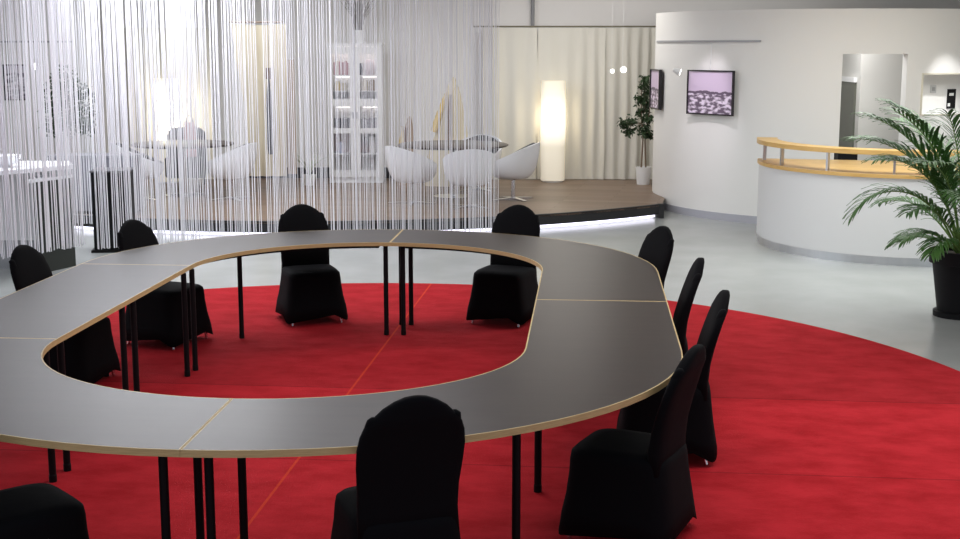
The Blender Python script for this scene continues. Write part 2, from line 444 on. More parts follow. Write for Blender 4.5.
fm.prism(arc((0, 0), CR + .012, NI[0], NI[0] + .5, 2) + arc((0, 0), CR - .02, NI[0], NI[0] + .5, 2)[::-1], 1.44, 1.935)
fm.build('frame', cf, vt)


def onwall(a, off=0.0): return (CC[0] + (CR + off) * math.cos(R(a)), CC[1] + (CR + off) * math.sin(R(a)))


def wallthing(name, label, cat, a, z, off=0., group=None):
    """an Empty whose local -Y points out of the curved wall at azimuth a"""
    x, y = onwall(a, off)
    return thing(name, label, cat, (x, y, z), R(a + 90), group)


p = wallthing('wall_poster', 'small black poster hanging inside the white display niche', 'poster', -61.9, 1.62, -TH - .135)
MB().box(-.075, .075, -.008, 0, -.13, .12).build('sheet', M['black_matt'], p)
MB().box(-.045, .035, -.010, -.0082, .035, .07).build('printed_patch', M['paper'], p)
MB().box(-.065, -.02, -.010, -.0082, -.10, -.06).build('printed_patch', M['paper'], p)
p = wallthing('light_switch', 'small grey switch plate inside the display niche', 'switch', -69.9, 1.745, -TH - .135)
MB().box(-.045, .045, -.012, 0, -.05, .05, bev=.004).build('plate', mat('switch_plate', (.6, .6, .6), .5), p)
MB().box(-.022, .022, -.017, -.0122, -.024, .024).build('button', mat('switch_button', (.4, .4, .4), .5), p)

# picture rail, pictures
rail = MB().prism(arc(CC, CR + .02, -178, -125.3, 30) + arc(CC, CR + .001, -178, -125.3, 30)[::-1], 2.335, 2.36)
tag(rail.build('picture_rail', mat('grey_rail', (.36, .36, .38), .4)), 'thin grey picture rail running along the curved white wall', 'picture rail')
pic = thing('framed_picture', 'black-framed landscape photograph hanging on the curved white wall', 'picture', (3.035, 17.235, 1.68), R(-143 + 90))


def frame_parts(pic, W, Hh, pm, t=.035, wd=.018):
    MB().box(-W / 2 + wd, W / 2 - wd, -t * .6, -t * .3, -Hh / 2 + wd, Hh / 2 - wd).build('print', pm, pic)
    MB().box(-W / 2, W / 2, -t, 0, Hh / 2 - wd, Hh / 2).box(-W / 2, W / 2, -t, 0, -Hh / 2, -Hh / 2 + wd).box(-W / 2, -W / 2 + wd, -t, 0, -Hh / 2 + wd, Hh / 2 - wd).box(W / 2 - wd, W / 2, -t, 0, -Hh / 2 + wd, Hh / 2 - wd).box(-W / 2 + .01, W / 2 - .01, -.008, 0, -Hh / 2 + .01, Hh / 2 - .01).build('frame', M['picture_rim'], pic)


pic.location = (3.050, 17.308, 1.68)
frame_parts(pic, .82, .585, M['print'])
MB().tube([(0, -.03, .29), (0, -.01, .66)], .0025, 5).build('hanging_wire', M['steel'], pic)
pic2 = wallthing('framed_picture', 'black-framed picture seen edge-on at the left end of the curved wall', 'picture', -175.5, 1.68, .012)
frame_parts(pic2, .62, .56, M['print'], t=.05)
pic3 = thing('framed_picture', 'small picture of pale figures on the wall behind the white strings', 'picture', (-6.93, 19.595, 1.75))
frame_parts(pic3, .34, .53, M['print2'])
MB().tube([(0, -.01, .26), (0, -.01, .6)], .002, 5).build('hanging_wire', M['steel'], pic3)
tag(MB().box(-8.4, -6.05, 19.575, 19.6, 2.335, 2.36).build('picture_rail', mat('grey_rail_b', (.36, .36, .38), .4)), 'thin picture rail on the left wall behind the white strings', 'picture rail')


def wall_spot(loc, dirv, label, arm_to):
    t = thing('spotlight', label, 'spotlight', loc, 0, 'small spotlights')
    if 'smaller' in label: t.scale = (.7, .7, .7)
    d = Vector(dirv).normalized(); a = d.to_track_quat('Z', 'Y').to_matrix()
    prof = [(.018, -.055), (.03, -.04), (.05, .03), (.052, .045)]
    m = MB(); m.rings([[tuple(a @ Vector((r * math.cos(2 * math.pi * j / 14), r * math.sin(2 * math.pi * j / 14), z))) for j in range(14)] for r, z in prof])
    m.build('lamp_head', M['white_matt'], t, smooth=True)
    m = MB(); m.rings([[tuple(a @ Vector((r * math.cos(2 * math.pi * j / 14), r * math.sin(2 * math.pi * j / 14), z))) for j in range(14)] for r, z in [(.044, .0455), (.044, .05)]])
    m.build('bulb', M['lamp_head'], t)
    MB().tube([(0, 0, 0), Vector(arm_to) - Vector(loc)], .0015, 5).build('arm', M['white_matt'], t)


wall_spot((1.93, 19.3, 1.925), (.3, -.9, -.1), 'smaller left one of two round spotlights hanging before the drapes', (1.93, 19.3, 3.6))
wall_spot((2.08, 19.2, 1.945), (.25, -1, 0), 'larger right one of two round spotlights hanging before the drapes', (2.08, 19.2, 3.6))
wall_spot((2.64, 17.62, 1.955), (.9, -.2, -.3), 'tiny white spotlight fixed left of the landscape picture', (2.72, 17.92, 1.92))
wall_spot((-6.5, 19.3, 2.0), (-.2, -1, -.2), 'tiny bright spotlight on the wall behind the strings at left', (-6.5, 19.6, 2.0))

# ------------------------------------------------------------------ drapes


def drape(name, x0, x1, y, z0, z1, amp, label, group, bow=0., seed=1):
    rnd = random.Random(seed); n = int((x1 - x0) / .018); ph = 0; fr = []; ctl = []
    offs = []
    x = 0; a = 0
    for i in range(n + 1):
        ph += .018 * 2 * math.pi / (.20 + .09 * math.sin(i * .031 + seed) + .03 * rnd.random())
        offs.append(amp * math.sin(ph) * (.65 + .35 * math.sin(i * .043 + seed * 2)))
    rs = []
    zs = [z0, z0 + .5, (z0 + z1) / 2, z1 - .35, z1 - .06, z1]
    for k, z in enumerate(zs):
        s = (1.15, 1.1, 1, .9, .6, .5)[k]; row = []; back = []
        for i in range(n + 1):
            X = x0 + (x1 - x0) * i / n
            yy = y + offs[i] * s - bow * math.sin(math.pi * i / n)
            row.append((X + .01 * math.sin(z * 3 + i * .2), yy, z)); back.append((X + .01 * math.sin(z * 3 + i * .2), yy + .012, z))
        rs.append(row + back[::-1])
    o = MB().rings(rs).build(name, M['drape'], smooth=True)
    return tag(o, label, 'curtain', group)


ZD = 2.565
g = 'floor-length cream drapes on the back wall'
drape('drape', .05, .905, 20.72, PZ + .005, ZD, .032, 'cream drape panel between the white strings and the glowing floor lamp', g, seed=1)
drape('drape', .905, 1.97, 20.72, PZ + .005, ZD, .034, 'cream drape panel hanging directly behind the glowing floor lamp', g, seed=2)
drape('drape', 1.97, 3.05, 20.72, PZ + .005, ZD, .03, 'cream drape panel hanging behind the potted ficus', g, seed=3)
drape('drape', -5.62, -4.25, 20.72, PZ + .005, ZD, .03, 'cream drape behind the strings, with the left floor lamp before it', g, seed=4)
tag(MB().tube([(-.1, 20.74, ZD + .02), (3.1, 20.74, ZD + .02)], .012, 8).build('curtain_rod', mat('olive_rod', (.20, .18, .12), .5)), 'thin dark rod carrying the cream drapes by the lamp', 'curtain rod')
tag(MB().tube([(.83, 20.86, 2.60), (.83, 20.86, 3.59)], .03, 12).build('wall_pipe', mat('grey_pipe', (.25, .25, .26), .5)), 'grey vertical pipe on the upper wall above the drapes', 'pipe')

# ------------------------------------------------------------------ floor lamps


def floor_lamp(x, y, wd, z0, z1, label, hi):
    t = thing('floor_lamp', label, 'floor lamp', (x, y, z0), 0, 'tall paper floor lamps')
    h = z1 - z0; n = 28; rs = []
    for k in range(13):
        z = .03 + (h - .04) * k / 12; r = wd / 2 * (1 - .02 * math.cos(k * math.pi / 6))
        ring = []
        for j in range(n):
            a = 2 * math.pi * j / n; e = .62
            cx, sy = math.cos(a), math.sin(a)
            ring.append((r * math.copysign(abs(cx) ** e, cx), r * math.copysign(abs(sy) ** e, sy), z))
        rs.append(ring)
    MB().rings(rs).build('lamp_shade', lamp_mat('glowing_paper_%d' % int(h * 100), 0, h, hi, .22), t, smooth=True)
    MB().lathe([(wd * .42, 0), (wd * .42, .028)], 24).build('base', M['white_matt'], t)
    l = bpy.data.lights.new('lamp_glow', 'POINT'); l.energy = 4; l.color = (1, .85, .62); l.shadow_soft_size = .15
    o = bpy.data.objects.new('lamp_glow', l); col.objects.link(o); o.location = (0, wd / 2 + .06, h * .62); o.parent = t


floor_lamp(1.14, 20.38, .38, PZ, 1.76, 'tall glowing paper floor lamp standing before the cream drapes', 1.0)
floor_lamp(-4.86, 20.30, .42, PZ, 1.80, 'tall bright paper floor lamp behind the white strings at left', 4.0)

# ------------------------------------------------------------------ string curtains


def path_pts(ctrl, step):
    out = []; carry = 0
    for (x0, y0), (x1, y1) in zip(ctrl, ctrl[1:]):
        L = math.hypot(x1 - x0, y1 - y0); s = carry
        while s < L:
            out.append((x0 + (x1 - x0) * s / L, y0 + (y1 - y0) * s / L)); s += step
        carry = s - L
    return out


def string_curtain(ctrl, step, zb, label, dens, seed, rr=(.0022, .0060), zt=3.585, sway=.02, jz=.012):
    rnd = random.Random(seed); mb = MB(); pts = path_pts(ctrl, step)
    for i, (x, y) in enumerate(pts):
        if rnd.random() > dens(i / len(pts)): continue
        x += rnd.uniform(-.5, .5) * step; y += rnd.uniform(-.03, .03)
        r = rnd.uniform(*rr); z0 = zb + rnd.random() ** 2 * jz
        ph = rnd.random() * 6.3; sw = rnd.uniform(.2, 1) * sway; rs = []
        for k in range(5):
            z = zt + (z0 - zt) * k / 4; q = k / 4
            dx = sw * math.sin(ph + q * 2.5) * q * (1.6 - q); 
            rs.append([(x + dx + r * math.cos(j * math.pi / 2), y + r * math.sin(j * math.pi / 2), z) for j in range(4)])
        mb.rings(rs)
    o = mb.build('string_curtain', M['string'], recalc=False); o['kind'] = 'stuff'
    return tag(o, label, 'string curtain')


def arcp(a0, a1, r, n=40): return arc(PC, r, a0, a1, n)


RS = PR + .06
aE = math.degrees(math.atan2(-math.sqrt(RS ** 2 - (.225 - PC[0]) ** 2), .225 - PC[0]))


def ang(x): return math.degrees(math.atan2(-math.sqrt(RS ** 2 - (x - PC[0]) ** 2), x - PC[0]))


string_curtain(arcp(ang(-4.55), aE, RS), .0160, .035, 'white string curtain hanging along the curved edge of the platform', lambda q: .86 + .14 * math.sin(q * 60), 11)
string_curtain(arcp(ang(-7.8), ang(-4.6), RS, 20), .022, .10, 'sparser string curtain continuing left along the platform edge', lambda q: .75, 12)
string_curtain([(-4.18, 14.05), (-3.80, 14.12), (-3.45, 14.35), (-3.22, 14.8)], .018, .10, 'short run of white strings hanging before the black cabinet', lambda q: 1 - .55 * q, 13, rr=(.004, .008))
string_curtain([(-6.4, 12.35), (-5.2, 12.25), (-4.45, 12.72), (-4.13, 13.45)], .0145, .235, 'white string curtain hanging in front of the white desk', lambda q: .9, 14, rr=(.003, .007), jz=.05)

# ------------------------------------------------------------------ red carpet
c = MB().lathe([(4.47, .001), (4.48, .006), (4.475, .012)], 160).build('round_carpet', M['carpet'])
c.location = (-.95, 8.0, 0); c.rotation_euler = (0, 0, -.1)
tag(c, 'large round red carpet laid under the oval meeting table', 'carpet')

# ------------------------------------------------------------------ ring of meeting tables
TT = .775; ROT = -.083; TC = (-.8935, 7.821)
Y1, Y2, WI, WO, NIe, NO, BI, BO = -1.245, 1.082, 1.233, 2.027, 1.07, 1.81, 1.175, 1.909


def offset_poly(P, d):
    out = []; n = len(P)
    for i in range(n):
        a, b, c_ = Vector(P[i - 1]), Vector(P[i]), Vector(P[(i + 1) % n])
        e1 = (b - a).normalized(); e2 = (c_ - b).normalized()
        n1 = Vector((-e1.y, e1.x)); n2 = Vector((-e2.y, e2.x)); m = (n1 + n2)
        m = m / max(.2, (1 + n1.dot(n2)))
        out.append(tuple(b + m * d))
    return out


def area2(P): return sum(P[i - 1][0] * P[i][1] - P[i][0] * P[i - 1][1] for i in range(len(P)))


def make_table(poly, legs, label, n_name='conference_table'):
    if area2(poly) < 0: poly = poly[::-1]
    t = thing(n_name, label, 'table', (TC[0], TC[1], 0), ROT, 'curved and straight tables forming the oval ring')
    inner = offset_poly(poly, .007)
    MB().prism(inner, TT - .028, TT).build('tabletop', M['laminate'], t)
    n = len(poly); vs = []; fs = []
    for z in (TT - .029, TT): vs += [(x, y, z) for x, y in poly]
    for z in (TT - .029, TT): vs += [(x, y, z) for x, y in inner]
    for i in range(n):
        k = (i + 1) % n
        fs += [(i, k, n + k, n + i), (n + i, n + k, 3 * n + k, 3 * n + i), (i, 2 * n + i, 2 * n + k, k), (2 * n + i, 3 * n + i, 3 * n + k, 2 * n + k)]
    MB().add(vs, fs).build('edge_band', M['edge'], t)
    fi = offset_poly(poly, .11); fj = offset_poly(poly, .14); m = MB(); vs = []; fs = []
    for P in (fi, fj):
        for z in (TT - .062, TT - .03): vs += [(x, y, z) for x, y in P]
    for i in range(n):
        k = (i + 1) % n
        fs += [(i, k, n + k, n + i), (2 * n + i, 3 * n + i, 3 * n + k, 2 * n + k), (i, 2 * n + i, 2 * n + k, k), (n + i, n + k, 3 * n + k, 3 * n + i)]
    m.add(vs, fs).build('frame', M['black_metal'], t)
    for x, y in legs:
        # leg positions are given in room coordinates
        dx, dy = x - TC[0], y - TC[1]; c, s = math.cos(-ROT), math.sin(-ROT)
        lx, ly = dx * c - dy * s, dx * s + dy * c
        MB().lathe([(.019, .0125), (.021, .014), (.021, .05), (.019, .052), (.019, TT - .029)], 14, (lx, ly, 0)).build('leg', M['black_metal'], t, smooth=True)
    return t


def quarter(sx, near, g=.0008, n=20):
    yi, yo, yb = (-NIe, -NO, Y1) if near else (BI, BO, Y2)
    P = []
    for i in range(n + 1):
        a = math.pi / 2 * i / n; P.append((max(g, WO * math.sin(a)) * sx if i else g * sx, yb + yo * math.cos(a)))
    e = g if near else -g
    P[-1] = (P[-1][0], yb - e)
    Q = []
    for i in range(n + 1):
        a = math.pi / 2 * i / n; Q.append((max(g, WI * math.sin(a)) * sx if i else g * sx, yb + yi * math.cos(a)))
    Q[-1] = (Q[-1][0], yb - e)
    return P + Q[::-1]


def straight(sx, ya, yb, g=.0008): return [(WI * sx, ya + g), (WO * sx, ya + g), (WO * sx, yb - g), (WI * sx, yb - g)]


YM = .04   # middle seam of the right side


def with_half(P, sx, near, g=.0008, n=20):
    """quarter curve that runs on along half of the straight side up to the middle seam"""
    e = YM - g if near else YM + g
    P = list(P); P[n] = (P[n][0], e); P[n + 1] = (P[n + 1][0], e)
    yb = Y1 if near else Y2
    return P[:n] + [(WO * sx, yb), P[n], P[n + 1], (WI * sx, yb)] + P[n + 2:]


make_table(quarter(-1, True), [(-1.285, 5.06), (-1.24, 5.48), (-2.27, 6.62), (-2.62, 6.3)], 'curved dark table at the near left, nearest the bottom-left corner')
make_table(with_half(quarter(1, True), 1, True), [(-1.10, 5.06), (-1.05, 5.50), (.30, 6.46), (.158, 5.42), (.45, 7.72), (1.02, 7.72)], 'curved dark table at the near right, beside the nearest black chair')
make_table(straight(-1, Y1, Y2), [(-2.25, 6.80), (-2.17, 7.72), (-2.14, 7.86), (-2.05, 8.85), (-2.85, 6.85), (-2.62, 8.85)], 'straight dark table on the left side between the two curved ones')
make_table(quarter(-1, False), [(-.748, 10.17), (-.65, 10.55), (-1.885, 10.05), (-2.03, 9.02)], 'curved dark table at the far left, before the white strings')
make_table(with_half(quarter(1, False), 1, False), [(-.612, 10.17), (-.57, 10.55), (.50, 9.05), (1.12, 9.05), (.46, 7.92), (1.02, 7.92)], 'curved dark table at the far right, towards the wooden platform')

# ------------------------------------------------------------------ black covered chairs


def sellipse(hx, hy, cx, cy, zf, n=32, e=.45):
    out = []
    for j in range(n):
        a = 2 * math.pi * (j + .5) / n; c, s = math.cos(a), math.sin(a)
        x = cx + hx * math.copysign(abs(c) ** e, c); y = cy + hy * math.copysign(abs(s) ** e, s)
        z = zf(c, s) if callable(zf) else zf
        out.append((x, y, z))
    return out


def make_chair(label):
    t = thing('covered_chair', label, 'chair', (0, 0, 0), 0, 'black covered chairs around the oval table')
    m = MB()
    hem = lambda c, s: .025 + .075 * (1 - min(1, (2 * abs(c * s)) ** .8))
    sk = []
    for k, (z, hx, y0, y1, e) in enumerate([(None, .272, -.275, .285, .30), (.10, .262, -.266, .272, .32), (.22, .243, -.250, .262, .34), (.32, .228, -.242, .250, .36), (.385, .222, -.240, .243, .36), (.418, .217, -.236, .238, .38), (.436, .200, -.218, .22, .42), (.443, .15, -.16, .16, .5)]):
        zf = hem if z is None else z
        if k == 1: zf = lambda c, s: .12 + .05 * (1 - min(1, (2 * abs(c * s)) ** .8))
        sk.append(sellipse(hx, (y1 - y0) / 2, 0, (y0 + y1) / 2, zf, e=e))
    m.rings(sk)
    # back, leaning rearwards, with the crown-shaped top of a banquet chair
    prof = [(.36, .200, .195, .035), (.46, .196, .185, .045), (.56, .198, .198, .040), (.66, .206, .222, .036), (.74, .208, .245, .034), (.80, .200, .264, .033),
            (.840, .186, .278, .034), (.866, .168, .288, .035), (.885, .150, .293, .033), (.915, .122, .302, .030), (.942, .082, .311, .026), (.958, .045, .316, .020), (.964, .015, .318, .010)]
    prof = [(z - .022 * max(0, z - .4) / .56, hx * 1.05, cy, hy) for z, hx, cy, hy in prof]
    m.rings([sellipse(hx, hy, 0, cy, z, e=.6) for z, hx, cy, hy in prof])
    # the two small corners that poke the fabric out below the crown
    for sx in (-1, 1):
        m.rings([sellipse(r, r * 1.0, sx * x * 1.05, y, z, n=12, e=1) for z, x, y, r in [(.79, .172, .258, .014), (.828, .163, .276, .022), (.856, .158, .290, .021), (.867, .154, .292, .010)]])
    m.build('chair_cover', M['black_cover'], t, smooth='all')
    for sx in (-1, 1):
        MB().tube([(sx * .16, -.17, .38), (sx * .205, -.215, .0)], [.011, .011], 10).build('leg', M['chrome'], t, smooth=True)
        MB().tube([(sx * .15, .12, .38), (sx * .208, .222, .0)], [.011, .011], 10).build('leg', M['chrome'], t, smooth=True)
    return t


# (top centre of the back x, y) and the direction the sitter faces
CH = [((-1.53, 11.06), (.36, -1), 'black covered chair at the far side, left one, before the strings'),
      ((.33, 11.02), (-.42, -1), 'black covered chair at the far side, right one, by the wooden platform'),
      ((1.38, 9.70), (-.92, -.36), 'black covered chair at the far right corner of the table, farthest on the right side'),
      ((1.41, 8.22), (-1, .10), 'black covered chair on the right side, second from the far corner, seen edge-on'),
      ((1.36, 7.10), (-1, .10), 'black covered chair on the right side, third from the far corner'),
      ((.98, 5.76), (-.88, .44), 'black covered chair at the near right, its seat and rear both showing'),
      ((-.245, 4.80), (-.33, .94), 'nearest black covered chair, seen from behind at the bottom centre'),
      ((-2.14, 4.875), (.75, .66), 'black covered chair cut off at the bottom-left corner, only its seat showing'),
      ((-3.12, 8.76), (.97, -.22), 'black covered chair at the left side, before the white desk'),
      ((-2.72, 10.07), (.90, -.43), 'black covered chair at the far left, before the black cabinet')]
first = None
for (tx, ty), (fx, fy), lab in CH:
    L = math.hypot(fx, fy); fx /= L; fy /= L
    ox, oy = tx + fx * .31, ty + fy * .31
    rz = math.atan2(fy, fx) + math.pi / 2
    onrug = math.hypot(ox + .95, oy - 8) < 4.5
    z = .0145 if onrug else 0
    if first is None:
        first = make_chair(lab); first.location = (ox, oy, z); first.rotation_euler = (0, 0, rz)
    else:
        d_ = dup(first, (ox, oy, z), rz, lab)
        if lab.startswith('nearest'): d_.scale = (1, 1, 1.03)

# ------------------------------------------------------------------ reception counter
K = (4.935, 15.1); KR = 1.655
t = thing('reception_counter', 'curved white reception counter with wooden shelf and top rail', 'counter', (K[0], K[1], 0))
a0, a1 = 163, 350
def ringp(r0, r1, a, b, z0, z1, n=70): return MB().prism(arc((0, 0), r1, a, b, n) + arc((0, 0), r0, a, b, n)[::-1], z0, z1)
ringp(KR - .05, KR, a0, a1, .09, .925).build('body', M['counter_white'], t, smooth=True)
ringp(KR - .06, KR - .012, a0, a1, 0, .09).build('plinth', M['steel'], t, smooth=True, label='brushed steel plinth')
MB().prism(arc((0, 0), KR + .02, a0, a1, 70), .925, .962).build('shelf', M['beech'], t, smooth=True)
ringp(KR - .20, KR + .035, a0, a1, 1.165, 1.215).build('top_rail', M['beech'], t, smooth=True)
for a in (171, 196.3, 222.3, 248.4, 274.5, 300.5, 326.5):
    x, y = (KR - .06) * math.cos(R(a)), (KR - .06) * math.sin(R(a))
    m = MB().box(-.012, .012, -.02, .02, .962, 1.165)
    o = m.build('post', M['steel'], t); o.location = (x, y, 0); o.rotation_euler = (0, 0, R(a + 90))
# things seen through the doorway above the counter
tag(MB().box(4.38, 4.62, 15.9, 16.1, .85, 1.02, bev=.01).box(4.42, 4.58, 15.92, 16.08, 1.02, 1.035).build('desk_printer', M['black_matt']), 'low black device standing behind the counter shelf', 'device')
sd = thing('side_table', 'low table behind the counter carrying the black device', 'table', (4.55, 16.05, 0))
MB().box(-.3, .3, -.17, .17, .815, .85).build('tabletop', M['beech'], sd)
for sx in (-1, 1):
    for sy in (-1, 1): MB().box(sx * .28 - .015, sx * .28 + .015, sy * .15 - .015, sy * .15 + .015, 0, .815).build('leg', M['steel'], sd)

# ------------------------------------------------------------------ palm in the black pot
t = thing('potted_palm', 'tall feathery palm in a tapered black pot beside the counter', 'potted plant', (4.12, 10.98, 0))
MB().lathe([(.0, .01), (.185, 0), (.205, .0), (.208, .045), (.175, .05), (.235, .46), (.262, .465), (.268, .575), (.245, .578), (.238, .53), (0, .53)], 40, cap=False).build('pot', M['black_matt'], t, smooth=True)
MB().lathe([(.236, .515), (.2, .535), (.0001, .545)], 24).build('soil', M['soil'], t, smooth=True)


def frond(rnd, az, L, lean, droop, z0=.54, nl=30, leaf=.30):
    st = MB(); pts = []; N = 16
    base = Vector((math.cos(az) * .05 * rnd.random(), math.sin(az) * .05 * rnd.random(), z0))
    p = base.copy(); el = R(90 - lean)
    for i in range(N + 1):
        pts.append(p.copy()); q = i / N
        e = el - R(droop) * q ** 1.6
        p = p + Vector((math.cos(az) * math.cos(e), math.sin(az) * math.cos(e), math.sin(e))) * (L / N)
    st.tube(pts, [.010 * (1 - .8 * i / N) + .001 for i in range(N + 1)], 6, 0)
    lf = MB()
    for i in range(nl):
        q = .30 + .69 * i / (nl - 1); k = q * N; i0 = min(N - 1, int(k)); f = k - i0
        P = pts[i0].lerp(pts[i0 + 1], f); T = (pts[i0 + 1] - pts[i0]).normalized()
        S = T.cross(Vector((0, 0, 1))).normalized(); U = S.cross(T).normalized()
        ll = leaf * math.sin(math.pi * (.18 + .74 * (q - .30) / .69)) ** .7 * rnd.uniform(.85, 1.1)
        for sgn in (-1, 1):
            ang_ = R(rnd.uniform(30, 48) - 10 * q)
            d0 = (T * math.cos(ang_) + S * sgn * math.sin(ang_) + U * .28).normalized()
            w_ = .0105; prev = P; vs = []
            dd = d0.copy(); pos = P.copy(); M5 = 4
            for s_ in range(M5 + 1):
                u = s_ / M5; wd = w_ * (math.sin(math.pi * (.12 + .86 * u)) ** .8) + .0006
                nrm = dd.cross(Vector((0, 0, 1)))
                if nrm.length < .05: nrm = S
                nrm = nrm.normalized(); up = nrm.cross(dd).normalized()
                vs += [tuple(pos - nrm * wd), tuple(pos + up * .003), tuple(pos + nrm * wd), tuple(pos - up * .001)]
                pos = pos + dd * (ll / M5); dd = (dd + Vector((0, 0, -.26 - .1 * rnd.random()))).normalized()
            fs = []
            for s_ in range(M5):
                a = s_ * 4
                for j in range(4): fs.append((a + j, a + (j + 1) % 4, a + 4 + (j + 1) % 4, a + 4 + j))
            lf.add(vs, fs)
    return st, lf


rnd = random.Random(5)
FR = [(178, 1.52, 12, 66, .40), (170, 1.45, 16, 78, .40), (195, 1.50, 10, 60, .40), (160, 1.52, 4, 66, .38), (205, 1.35, 20, 80, .38), (183, 1.30, 24, 135, .32), (225, 1.30, 18, 80, .36), (250, 1.2, 30, 85, .34),
      (275, 1.45, 10, 60, .38), (300, 1.25, 34, 90, .34), (330, 1.3, 25, 85, .34), (0, 1.45, 20, 75, .36), (30, 1.3, 22, 80, .34), (70, 1.4, 18, 70, .36), (110, 1.45, 12, 70, .38),
      (195, .62, 45, 90, .26), (165, .60, 58, 75, .24), (225, .70, 55, 80, .26), (128, 1.0, 40, 80, .30), (235, 1.40, 6, 55, .38), (215, .95, 34, 80, .30), (260, .85, 45, 75, .28)]
for az, L_, lean, droop, leaf in FR:
    st, lf = frond(rnd, R(az + rnd.uniform(-6, 6)), L_, lean, droop, leaf=leaf, nl=25)
    fr_ = st.build('frond', M['palm_stem'], t)
    lf.build('leaflets', M['green'], fr_, recalc=False)

# ------------------------------------------------------------------ leafy trees in white pots


def ficus(x, y, z, label, h, wd, seed, potr=.16, poth=.30, name='potted_ficus', cl=None):
    t = thing(name, label, 'potted plant', (x, y, z))
    MB().lathe([(potr * .78, 0), (potr, poth), (potr * .9, poth), (potr * .88, poth - .03), (.0001, poth - .03)], 26).build('pot', M['white_matt'], t, smooth=True)
    rnd = random.Random(seed); tr = MB()
    tops = []
    for k, (bx, tx) in enumerate(((-.035, -.05), (.035, .07))):
        P = [Vector((bx, 0, poth - .04)), Vector((bx + .02 * (-1) ** k, .01, h * .4)), Vector((tx, 0, h * .65)), Vector((tx * 1.1, 0, h * .93))]
        tr.tube(P, [.014, .012, .010, .005], 7); tops.append(P)
    lf = MB()
    cl = cl or [(0, .93, .10), (.03, .84, .13), (-.08, .77, .12), (.10, .73, .12), (0, .66, .16), (-.17, .57, .12), (-.28, .53, .09), (.12, .55, .13), (-.05, .50, .13), (.14, .46, .10)]
    for cx, cz, cr in cl:
        C = Vector((cx * wd, rnd.uniform(-.06, .06), cz * h))
        tr.tube([tops[0][2] * .5 + tops[1][2] * .5 if cz > .6 else tops[0][1] * .4 + tops[0][2] * .6, C], [.006, .003], 5)
        for i in range(int(130 * cr / .12)):
            d = Vector((rnd.gauss(0, 1), rnd.gauss(0, 1), rnd.gauss(0, .8))).normalized() * (rnd.random() ** .5) * cr * wd * 1.05
            p_ = C + d; ax = Vector((rnd.gauss(0, 1), rnd.gauss(0, 1), rnd.gauss(-.5, .7))).normalized()
            sd_ = ax.cross(Vector((rnd.gauss(0, 1), rnd.gauss(0, 1), rnd.gauss(0, 1)))).normalized(); up = ax.cross(sd_)
            l_, w_ = rnd.uniform(.05, .085), rnd.uniform(.014, .022)
            vs = [p_, p_ + ax * l_ * .45 + sd_ * w_ + up * .006, p_ + ax * l_, p_ + ax * l_ * .45 - sd_ * w_ + up * .006, p_ + ax * l_ * .45 - up * .002]
            lf.add([tuple(v) for v in vs], [(0, 1, 4), (1, 2, 4), (2, 3, 4), (3, 0, 4)])
    tr.build('trunk', M['bark'], t, smooth=True)
    lf.build('foliage', M['ficus'], t, recalc=False)


ficus(2.52, 20.02, PZ, 'leafy ficus in a white pot where drapes meet curved wall', 1.70, 1.0, 3, .125, .27, cl=[(0, .95, .07), (-.03, .89, .08), (.05, .83, .09), (-.07, .77, .10), (.07, .73, .09), (-.03, .66, .10), (.04, .59, .09), (-.20, .57, .08), (-.31, .54, .09), (-.23, .48, .07), (-.02, .50, .10), (.08, .45, .08)])
ficus(-5.95, 18.9, PZ, 'faint leafy tree behind the strings, left of the lounge tables', 1.75, 1.15, 4, .16, .30, cl=[(0, .95, .16), (-.1, .86, .2), (.16, .8, .2), (-.14, .72, .2), (.12, .66, .2), (0, .58, .18), (.2, .55, .12), (-.2, .55, .12)])
# small white-leaved plant before the cabinet
t = thing('potted_plant', 'small pale spiky plant standing left of the display cabinet', 'potted plant', (-2.62, 19.9, PZ))
MB().lathe([(.08, 0), (.10, .16), (.085, .16), (.0001, .14)], 20).build('pot', M['white_matt'], t, smooth=True)
rnd = random.Random(9); m = MB()
for i in range(22):
    az = rnd.random() * 6.28; L_ = rnd.uniform(.35, .6); P = []
    for k in range(5):
        q = k / 4; rr_ = L_ * .6 * q ** 1.3
        P.append((math.cos(az) * rr_, math.sin(az) * rr_, .14 + L_ * (q - .38 * q * q)))
    m.tube(P, [.008, .011, .010, .007, .002], 4)
m.build('leaves', mat('pale_leaf', (.55, .58, .50), .6), t)

# ------------------------------------------------------------------ display cabinet
t = thing('display_cabinet', 'tall white glass-door cabinet with lit shelves behind the strings', 'cabinet', (-1.93, 20.2, PZ))
W, Dp, Hc = .83, .40, 2.145
m = MB().box(-W / 2, -W / 2 + .03, .02, Dp, 0, Hc - .04).box(W / 2 - .03, W / 2, .02, Dp, 0, Hc - .04).box(-W / 2 + .03, W / 2 - .03, Dp - .02, Dp, .1, Hc - .04).box(-.015, .015, .03, Dp - .02, .1, Hc - .04)
m.box(-W / 2 + .03, W / 2 - .03, .03, Dp - .02, .08, .12).build('body', M['white_matt'], t)
MB().box(-W / 2 - .02, W / 2 + .02, -.01, Dp, Hc - .04, Hc).build('cornice', M['white_matt'], t)
MB().box(-W / 2 + .03, W / 2 - .03, .03, .05, 0, .08).build('plinth', M['white_matt'], t)
SH = [.45, .80, 1.19, 1.42, 1.66]
for z in SH: MB().box(-W / 2 + .031, -.016, .035, Dp - .021, z - .012, z).box(.016, W / 2 - .031, .035, Dp - .021, z - .012, z).build('shelf', M['white_matt'], t)
